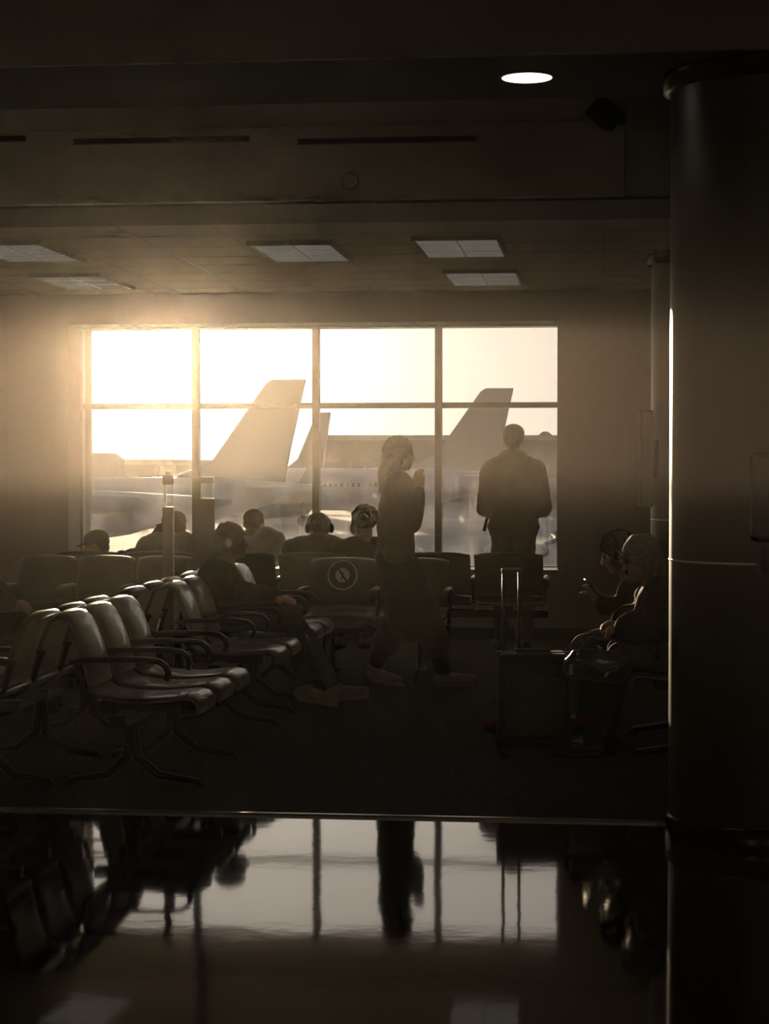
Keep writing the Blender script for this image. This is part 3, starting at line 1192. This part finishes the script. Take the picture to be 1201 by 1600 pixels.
def sit(lean=.12, top=1.22, wide=1.0, seat=.46, hunch=.0):
    """sitting figure; top = crown height; pelvis at origin xy"""
    hz = top - .118
    nz = hz - .15 + hunch
    return dict(pelvis=(0, -.02, seat + .10), chest=(0, lean * .55, (seat + .10) * .42 + nz * .58), neck=(0, lean, nz), head=(0, lean * 1.25 + .03 + hunch * .9, hz),
                shL=(-.18 * wide, lean * .9, nz - .075 + hunch * .5), shR=(.18 * wide, lean * .9, nz - .075 + hunch * .5),
                elL=(-.22 * wide, lean * .6 + .08, .74), elR=(.22 * wide, lean * .6 + .08, .74),
                wrL=(-.10, lean * .6 + .30, .66), wrR=(.10, lean * .6 + .30, .66),
                hipL=(-.09, 0, seat + .075), hipR=(.09, 0, seat + .075), knL=(-.12, .42, .50), knR=(.12, .42, .50),
                anL=(-.12, .46, .10), anR=(.12, .46, .10), toeL=(-.13, .60, .045), toeR=(.13, .60, .045))


# standing man in cap and hooded jacket, back to the hall
D = 15.35
J = stand(1.80, wide=.98)
J['elL'] = (-.232, -.06, 1.14)
J['elR'] = (.232, -.06, 1.14)
for k_ in ('shL', 'shR'):
    J[k_] = (J[k_][0], J[k_][1], J[k_][2] - .02)
J['pelvis'] = (0, 0, .93)
J['wrL'] = (-.13, .18, 1.09)
J['wrR'] = (.13, .18, 1.12)
J['hdL'] = (.6, .7, .1)
J['hdR'] = (-.6, .7, .1)
J['anL'] = (-.10, 0, .095)
sx = F / D
pm = cl((802 - 600.5) / sx, D)
man = person((pm.x, pm.y, 0.008), YAW, J, 'standing man in cap and hooded jacket with his back turned, at the window', top='cloth', bottom='cloth3',
             head=(-8, 0, 0), hat='cloth2', hood=True, coat=.018, bulk=.98, belly=.015)
bm = bmesh.new()
tube(bm, [(-.20, .03, 1.10), (-.22, .0, 1.02), (-.235, .0, .95)], .014, 8)
obj('jacket_strap', bm, M['black'], man, smooth=True)

# woman with long hair walking past, seen in profile
D = 12.75
J = stand(1.66, wide=.92)
J.update(anL=(-.09, -.14, .12), toeL=(-.09, -.02, .05), knL=(-.09, .02, .48), anR=(.09, .30, .10), toeR=(.10, .46, .06), knR=(.09, .20, .50),
         elL=(-.18, .06, 1.09), elR=(.18, .07, 1.09), wrL=(-.05, .13, 1.33), wrR=(.04, .14, 1.30), hdL=(.2, .15, 1), hdR=(-.3, .1, 1), pelvis=(0, -.01, .86))
s = F / D
pw = cl((620 - 600.5) / s, D)
person((pw.x, pw.y, 0.008), YAW - math.radians(82), J, 'standing woman in profile with long hair, raising a hand to her face', skin='skin_l', top='cloth2', bottom='cloth', shoes='shoe',
       hairstyle='long', hair='hair_b', head=(0, 6, 0), coat=.008, skirt=True, bulk=.9, belly=.0)


def seated(px, D, J, heading, label, **k):
    s = F / D
    p = cl((px - 600.5) / s, D)
    return person((p.x, p.y, 0.008), heading, J, label, **k)


# people on the benches facing the window
seated(384, 14.98, sit(.20, 1.12, 1.15, hunch=.07), YAW * 0, 'broad seated man in a pale shirt with his back turned', top='shirt', bulk=1.18, sleeves=False, hairstyle='short', head=(0, 22, 0))
J = sit(.12, 1.09, 1.05, hunch=.04)
ph = seated(492, 14.98, J, 0, 'seated person in dark coat with headphones, beside the pale shirt man', top='cloth', bulk=1.08, coat=.02, hood=True, hairstyle='short', head=(25, 15, 0), hair='hair')
hc = Vector(J['head'])
Rh = rotm(25, 15, 0)
bm = bmesh.new()
pts = [hc + Rh @ Vector((.098 * math.cos(a), -.01, .02 + .108 * math.sin(a))) for a in [math.pi * k / 12 for k in range(13)]]
tube(bm, pts, .009, 8)
hb = obj('headphones', bm, M['black'], None, smooth=True)
hb.parent = ph
for s_ in (-1, 1):
    obj('ear_cup', ell(bmesh.new(), hc + Rh @ Vector((s_ * .098, -.01, .005)), (.022, .036, .042), Rh), M['blackm'], hb, smooth=True)
J = sit(.05, 1.14, .92, hunch=.02)
J.update(elR=(.22, .14, .80), wrR=(.12, .25, .84), wrL=(-.10, .26, .78))
seated(572, 14.98, J, math.radians(22), 'seated person with bushy curly hair and pale face mask, turned left', top='cloth', hairstyle='curly', skin='skin', head=(62, 10, 0), mask=True)
seated(262, 15.05, sit(.10, 1.105, .98, hunch=.045), 0, 'broad seated man in a cap behind the narrow post', top='cloth2', coat=.02, bulk=1.12, hat='cloth', head=(60, 8, 0))
J = sit(.34, .945, .85)
seated(158, 15.05, J, math.radians(20), 'low slumped seated person in cap at the leftmost pane', top='cloth', hat='cloth', head=(70, 12, 0), bulk=.95)
# hunched companion
J = sit(.26, .99, .84, hunch=.05)
seated(218, 15.02, J, math.radians(-12), 'person bent far forward beside the broad man in a cap', top='cloth3', coat=.02, bulk=.92, head=(0, 60, 0), hood=True)

# woman in profile on the farther bench
J = sit(.0, 1.12, .95)
J.update(neck=(0, .04, .875), chest=(0, -.0, .74), head=(0, .09, 1.005), elR=(.21, .10, .68), elL=(-.21, .10, .68), wrR=(.10, .34, .66), wrL=(-.08, .36, .66),
         knR=(.10, .48, .56), anR=(.08, .56, .12), toeR=(.08, .71, .05), knL=(-.12, .46, .50), anL=(-.12, .72, .10), toeL=(-.12, .87, .07))
seated(340, 11.9, J, FACE_R, 'seated woman in profile with hair tied back, facing right', skin='skin_l', hairstyle='bun', hair='hair_b', top='cloth2', bottom='denim', coat=.015, shoes='shoe')

# person cut off by the left edge
J = sit(.12, 1.05, .95)

seated(-80, 11.6, J, math.radians(-80), 'person at the very left edge, face and knee rimmed by sun', skin='skin_l', top='cloth2', coat=.02, hairstyle='short', hair='hair_b', head=(0, 12, 0))

# two people on the bench by the big column, facing left
J = sit(.26, 1.125, 1.12)
J.update(knL=(-.11, .45, .52), knR=(.12, .45, .52), anL=(-.08, .60, .10), anR=(.10, .52, .10), toeL=(-.08, .75, .05), toeR=(.1, .67, .05),
         wrL=(-.10, .42, .66), wrR=(.08, .44, .68), elR=(.23, .20, .70), elL=(-.23, .20, .70))
seated(1112, 9.7, J, FACE_L, 'stooped grey haired person in a big dark coat beside the column', skin='skin_l', hairstyle='grey', hair='hair_g', top='cloth', coat=.045, bulk=1.15, head=(0, 20, 0), shoes='shoe_b')
J = sit(.20, 1.12, 1.0)
J.update(wrL=(-.05, .36, .73), wrR=(.07, .36, .71), elL=(-.20, .16, .68), elR=(.20, .16, .68), hdL=(.1, .5, .8), hdR=(-.1, .6, .6),
         anL=(-.1, .80, .10), toeL=(-.1, .95, .07), knL=(-.11, .46, .50))
p11 = seated(1046, 10.45, J, FACE_L, 'dark haired person reading a phone behind the grey haired one', hairstyle='long', hair='hair_b', top='cloth2', coat=.01, head=(0, 25, 0), shoes='shoe_r', skin='skin_l')
# phone in that hand
pp = at_depth(927, 920, 10.40)
tp = empty('smartphone', pp, 0, 'smartphone held up by the dark haired seated person', 'phone')
mt = Matrix.Rotation(YAW, 4, 'Z') @ Matrix.Rotation(math.radians(-42), 4, 'Y')
obj('phone_shell', B(-.004, .004, -.036, .036, -.072, .072, mtx=mt), M['phone'], tp, bevel=.003)
obj('screen', B(.0041, .0048, -.033, .033, -.068, .068, mtx=mt), M['screen'], tp)

# shoulder bag with shiny strap on the lap of the grey haired person
pb = at_depth(935, 1020, 9.5)
tb = empty('shoulder_bag', (pb.x, pb.y, pb.z - .07), YAW, 'dark glossy shoulder bag with looped straps on the lap by the suitcase', 'bag')
bm = bmesh.new()
rcone(bm, (-.11, 0, 0), (.09, 0, 0), .065, .08)
rcone(bm, (-.11, 0, .06), (.09, 0, .05), .03, .035)
remesh('bag_body', bm, .01, M['leather'], tb, 4, wob=.012)
bm = bmesh.new()
pts = [(-.10 + .22 * u, -.05, .07 + .09 * math.sin(math.pi * u) + .02 * math.sin(9 * u)) for u in [k / 14 for k in range(15)]]
tube(bm, pts, .006, 8)
pts = [(-.16 + .30 * u, -.075, .04 + .02 * math.sin(2 * math.pi * u) - .05 * math.sin(math.pi * u)) for u in [k / 14 for k in range(15)]]
tube(bm, pts, .007, 8)
obj('strap', bm, M['leather'], tb, smooth=True)
bm = bmesh.new()
ell(bm, (.0, -.085, .10), (.012, .005, .008))
ell(bm, (-.01, -.09, .11), (.007, .005, .005))
ell(bm, (.03, -.085, -.03), (.010, .006, .018), Matrix.Rotation(.7, 3, 'Y'))
obj('buckle', bm, M['steel'], tb, smooth=True)
obj('luggage_tag', B(-.155, -.135, -.085, -.082, -.03, .02), M['paper'], tb)

# ------------------------------------------------------------------ outside: apron, aircraft, buildings
ZG = -4.5
struct('ground_apron', B(-400, 400, YO + .01, 210, ZG - .5, ZG), M['tarmac'])
struct('ground_far', B(-2500, 2500, 210, 4000, ZG - .5, ZG), M['ground'])
struct('wall_below_window', B(XL, XR, YW + .2, YO, ZG, 0), M['wall'])


def pxd(px, D):
    return (px - 600.5) * D / F


def aircraft(px_fin, D, head_deg, label, k=1.0, taper_side=1, engines=True, length=33.0):
    """narrow body jet; local +x is the nose direction, origin below the fin tip trailing edge"""
    p = cl(pxd(px_fin, D), D, ZG)
    t = empty('airliner', p, math.radians(head_deg), label, 'airliner', 'airliners parked on the apron')
    t.scale = (k, k, k)
    r = 1.95
    zc = 3.35
    prof = [(-1.5, .25, 1.15), (0, .55, 1.0), (3, 1.15, .62), (6, 1.62, .28), (9, 1.88, .06), (11, r, 0), (length - 6, r, 0), (length - 4, r * .93, -.06), (length - 2, r * .72, -.22), (length - .7, r * .42, -.42), (length, r * .1, -.5)]
    seg = 36
    bm = bmesh.new()
    prev = None
    for x, rr, dz in prof:
        cur = [bm.verts.new((x, rr * math.cos(2 * math.pi * k_ / seg), zc + dz + rr * math.sin(2 * math.pi * k_ / seg))) for k_ in range(seg)]
        if prev:
            for k_ in range(seg):
                bm.faces.new((prev[k_], prev[(k_ + 1) % seg], cur[(k_ + 1) % seg], cur[k_]))
        else:
            bm.faces.new(cur)
        prev = cur
    bm.faces.new(prev)
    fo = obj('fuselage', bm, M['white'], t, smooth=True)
    bm = bmesh.new()
    for sgn in (-1, 1):
        for i in range(34):
            x = 10 + i * .52
            if x > length - 5:
                break
            box(bm, x, x + .26, sgn * (r * .985) - .03, sgn * (r * .985) + .03, zc + .25, zc + .6)
    obj('cabin_windows', bm, M['glassd'], fo)
    # fin
    bm = bmesh.new()
    poly = [(-1.1, 12.5), (1.45, 12.5), (1.9, 12.2), (5.9, 6.6), (8.8, 5.25), (9.2, 4.95), (0.6, 4.4), (-.0, 7.5)]
    prism(bm, poly, -.14, .14, axis='y')
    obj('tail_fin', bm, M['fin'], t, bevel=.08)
    for sgn in (-1, 1):
        bm = bmesh.new()
        prism(bm, [(3.6, sgn * .6), (1.2, sgn * .6), (-1.3, sgn * 6.2), (-.1, sgn * 6.2)], 4.55, 4.72, axis='z')
        obj('tailplane', bm, M['alu'], t, bevel=.04)
        bm = bmesh.new()
        x0 = length * .58
        v = []
        for (x, y, z, th) in ((x0 + 3.6, 1.2, 2.3, .35), (x0 - 2.6, 1.2, 2.3, .2), (x0 - 5.2, 16.5, 3.5, .08), (x0 - 3.7, 16.5, 3.5, .1)):
            v.append((bm.verts.new((x, sgn * y, z - th)), bm.verts.new((x, sgn * y, z + th))))
        bm.faces.new([a[0] for a in v])
        bm.faces.new([a[1] for a in v][::-1])
        for i in range(4):
            j = (i + 1) % 4
            bm.faces.new((v[i][0], v[j][0], v[j][1], v[i][1]))
        w_ = obj('wing', bm, M['alu'], t, bevel=.05)
        bm = bmesh.new()
        prism(bm, [(x0 - 5.2, 3.45), (x0 - 3.7, 3.45), (x0 - 5.0, 5.6), (x0 - 5.8, 5.6)], sgn * 16.45, sgn * 16.6, axis='y')
        obj('winglet', bm, M['fin'], w_)
        bm = bmesh.new()
        rcone(bm, (x0 - .2, sgn * 4.9, 1.45), (x0 + 3.2, sgn * 4.9, 1.45), .55, .92, 24, 1)
        e_ = obj('engine', bm, M['belly'], t, smooth=True)
        bm = bmesh.new()
        rcone(bm, (x0 + 3.3, sgn * 4.9, 1.45), (x0 + 3.7, sgn * 4.9, 1.45), .95, .85, 24, 1)
        obj('engine_inlet', bm, M['alu'], e_, smooth=True)
    for x, y in ((length * .58 - 1.5, -2.8), (length * .58 - 1.5, 2.8), (length - 4, 0)):
        bm = bmesh.new()
        tube(bm, [(x, y, .4), (x, y, 2.2)], .12, 10)
        g = obj('landing_gear', bm, M['alu'], t, smooth=True)
        bm = bmesh.new()
        for dy in (-.25, .25):
            bmesh.ops.create_cone(bm, cap_ends=True, segments=24, radius1=.5, radius2=.5, depth=.3,
                                  matrix=Matrix.Translation((x, y + dy, .5)) @ Matrix.Rotation(math.radians(90), 4, 'X'))
        obj('wheel_pair', bm, M['rubber'], g)
    return t


aircraft(455, 135, 186.3 - 8, 'airliner with the tallest tail fin, left of the second mullion', k=.95)
aircraft(783, 182, 186.3 - 10, 'airliner with its grey tail fin beside the standing man', k=1.05)
aircraft(508, 245, 186.3 - 52, 'distant airliner whose small fin shows at the second mullion', k=1.0)


# small commuter plane body low in the left pane
p = cl(pxd(330, 104), 104, ZG)
t = empty('commuter_plane', p, math.radians(186.3), 'small low commuter plane with a sunlit back in the leftmost pane', 'airliner', None)
t.scale = (1.1, 1.1, 1.1)
bm = bmesh.new()
prev = None
seg = 32
for x, rr, dz in [(-1, .1, .7), (1, .5, .5), (4, 1.05, .15), (7, 1.35, 0), (24, 1.35, 0), (26, .95, -.2), (27, .3, -.45)]:
    cur = [bm.verts.new((x, rr * math.cos(2 * math.pi * k_ / seg), 2.85 + dz + rr * math.sin(2 * math.pi * k_ / seg))) for k_ in range(seg)]
    if prev:
        for k_ in range(seg):
            bm.faces.new((prev[k_], prev[(k_ + 1) % seg], cur[(k_ + 1) % seg], cur[k_]))
    else:
        bm.faces.new(cur)
    prev = cur
bm.faces.new(prev)
obj('fuselage', bm, M['belly'], t, smooth=True)
for sgn in (-1, 1):
    obj('wing', prism(bmesh.new(), [(14, sgn * 1.0), (10, sgn * 1.0), (8.5, sgn * 10), (10, sgn * 10)], 1.9, 2.1, axis='z'), M['alu'], t, bevel=.04)
    e_ = obj('engine', rcone(bmesh.new(), (3.2, sgn * 1.95, 3.5), (6.2, sgn * 1.95, 3.5), .38, .52, 20, 1), M['belly'], t, smooth=True)
for x, y in ((11, -1.6), (11, 1.6), (22.5, 0)):
    bm = bmesh.new()
    tube(bm, [(x, y, .35), (x, y, 2.0)], .09, 10)
    bmesh.ops.create_cone(bm, cap_ends=True, segments=20, radius1=.36, radius2=.36, depth=.3, matrix=Matrix.Translation((x, y, .36)) @ Matrix.Rotation(math.radians(90), 4, 'X'))
    obj('landing_gear', bm, M['rubber'], t)


def building(px0, px1, D, ytop, label, depth=30, roof=None, win=True):
    a, b = pxd(px0, D), pxd(px1, D)
    zt = at_depth(600, ytop, D).z - ZG
    p = cl((a + b) / 2, D, ZG)
    t = empty('terminal_building', p, YAW, label, 'building')
    hw = (b - a) / 2
    obj('walls', B(-hw, hw, 0, depth, 0, zt - .8), M['bldg'], t)
    obj('roof', B(-hw - .3, hw + .3, -.5, depth, zt - .8, zt), M['roof'], t)
    if win:
        n = max(3, int(hw * 2 / 5))
        for i in range(n):
            x = -hw + (i + .5) * 2 * hw / n
            obj('window', B(x - 1.6, x + 1.6, -.06, .05, zt * .35, zt * .6), M['glassd'], t)
    return t


building(490, 1000, 300, 680, 'long low terminal building with pale roof edge behind the right panes')
building(60, 257, 310, 718, 'low flat building behind the leftmost pane')
building(274, 360, 305, 719, 'low block right of the gap by the left mullion')
# tank on the left roof, hill on the right
p = cl(pxd(152, 300), 300, ZG)
t = empty('storage_shed', p, YAW, 'rounded shed roof rising above the flat building at far left', 'building')
z_ = at_depth(150, 708, 300).z - ZG
bm = bmesh.new()
prism(bm, [(-2.4, 0), (3.2, 0), (3.2, z_ - 1.0), (1.8, z_), (-2.0, z_), (-2.4, z_ - .6)], 0, 8, axis='y')
obj('walls', bm, M['roof'], t)
obj('door_panel', B(-1, 1, -.1, 0, 0, 3), M['bldg'], t)
bm = bmesh.new()
n = 60
v0, v1 = [], []
for i in range(n + 1):
    px = 840 + i * 8
    x = pxd(px, 900)
    h = 4.5 * math.exp(-((px - 862) / 16) ** 2) + 1.5 * noise.noise(Vector((i * .3, 0, 0)))
    q0 = cl(x, 900, ZG)
    q1 = cl(x, 930, at_depth(800, 688, 900).z + h)
    q2 = cl(x, 1000, ZG)
    v0.append((bm.verts.new(q0), bm.verts.new(q1), bm.verts.new(q2)))
for i in range(n):
    for j in range(2):
        bm.faces.new((v0[i][j], v0[i + 1][j], v0[i + 1][j + 1], v0[i][j + 1]))
struct('hill', bm, M['bldg'])
# hose on the apron
a = on_z(843, 872, ZG)
b = on_z(872, 832, ZG)
bm = bmesh.new()
pts = [a.lerp(b, k_ / 10) + Vector((.3 * math.sin(k_ * 1.3), 0, .12)) for k_ in range(-1, 15)]
tube(bm, pts, .16, 8)
tag(obj('ground_hose', bm, M['rubber'], smooth=True), 'dark hose curving over the apron at lower right of the window', 'hose')

# ------------------------------------------------------------------ haze boxes added to stand in for lens glare
HAZE_HALL = ((0.00066, 0.95), (0.00155, 0.79))  # thickened near the camera to widen the glow above the window
HAZE_UP = ((0.00024, 0.95), (0.00055, 0.79))       # (density, forwardness) of the narrow and wide glow
HAZE_MID = ((0.00005, 0.95), (0.00014, 0.79))
HAZE_LOW = ((0.000012, 0.87),)


def glare_haze(name, layers, z0, z1, label, y0=None, y1=None):
    m = bpy.data.materials.new(name)
    m.use_nodes = True
    t_ = m.node_tree
    t_.nodes.clear()
    prev = None
    for dens, g in layers:
        vs = t_.nodes.new('ShaderNodeVolumeScatter')
        vs.inputs['Color'].default_value = (1, .875, .765, 1)
        vs.inputs['Density'].default_value = dens
        vs.inputs['Anisotropy'].default_value = g
        if prev is None:
            prev = vs.outputs[0]
        else:
            ad = t_.nodes.new('ShaderNodeAddShader')
            t_.links.new(prev, ad.inputs[0])
            t_.links.new(vs.outputs[0], ad.inputs[1])
            prev = ad.outputs[0]
    o_ = t_.nodes.new('ShaderNodeOutputMaterial')
    t_.links.new(prev, o_.inputs['Volume'])
    hz = obj(name, B(XL + .01, XR - .01, YB + .01 if y0 is None else y0, YWALL - .005 if y1 is None else y1, z0, z1), m)
    tag(hz, label, 'haze', kind='stuff')


glare_haze('glare_haze_upper', HAZE_UP, 1.43, 2.925, 'added glare haze over the seats, above head height of the sitters', y0=3.5)
glare_haze('glare_haze_hall', HAZE_HALL, 1.455, 2.925, 'denser added glare haze over the polished floor of the hall', y1=3.499)
glare_haze('glare_haze_middle', HAZE_MID, 1.20, 1.429, 'thinner added glare haze at shoulder height below the thick layer')
glare_haze('glare_haze_low', HAZE_LOW, .012, 1.199, 'thin added glare haze lying low over the carpet and seats')
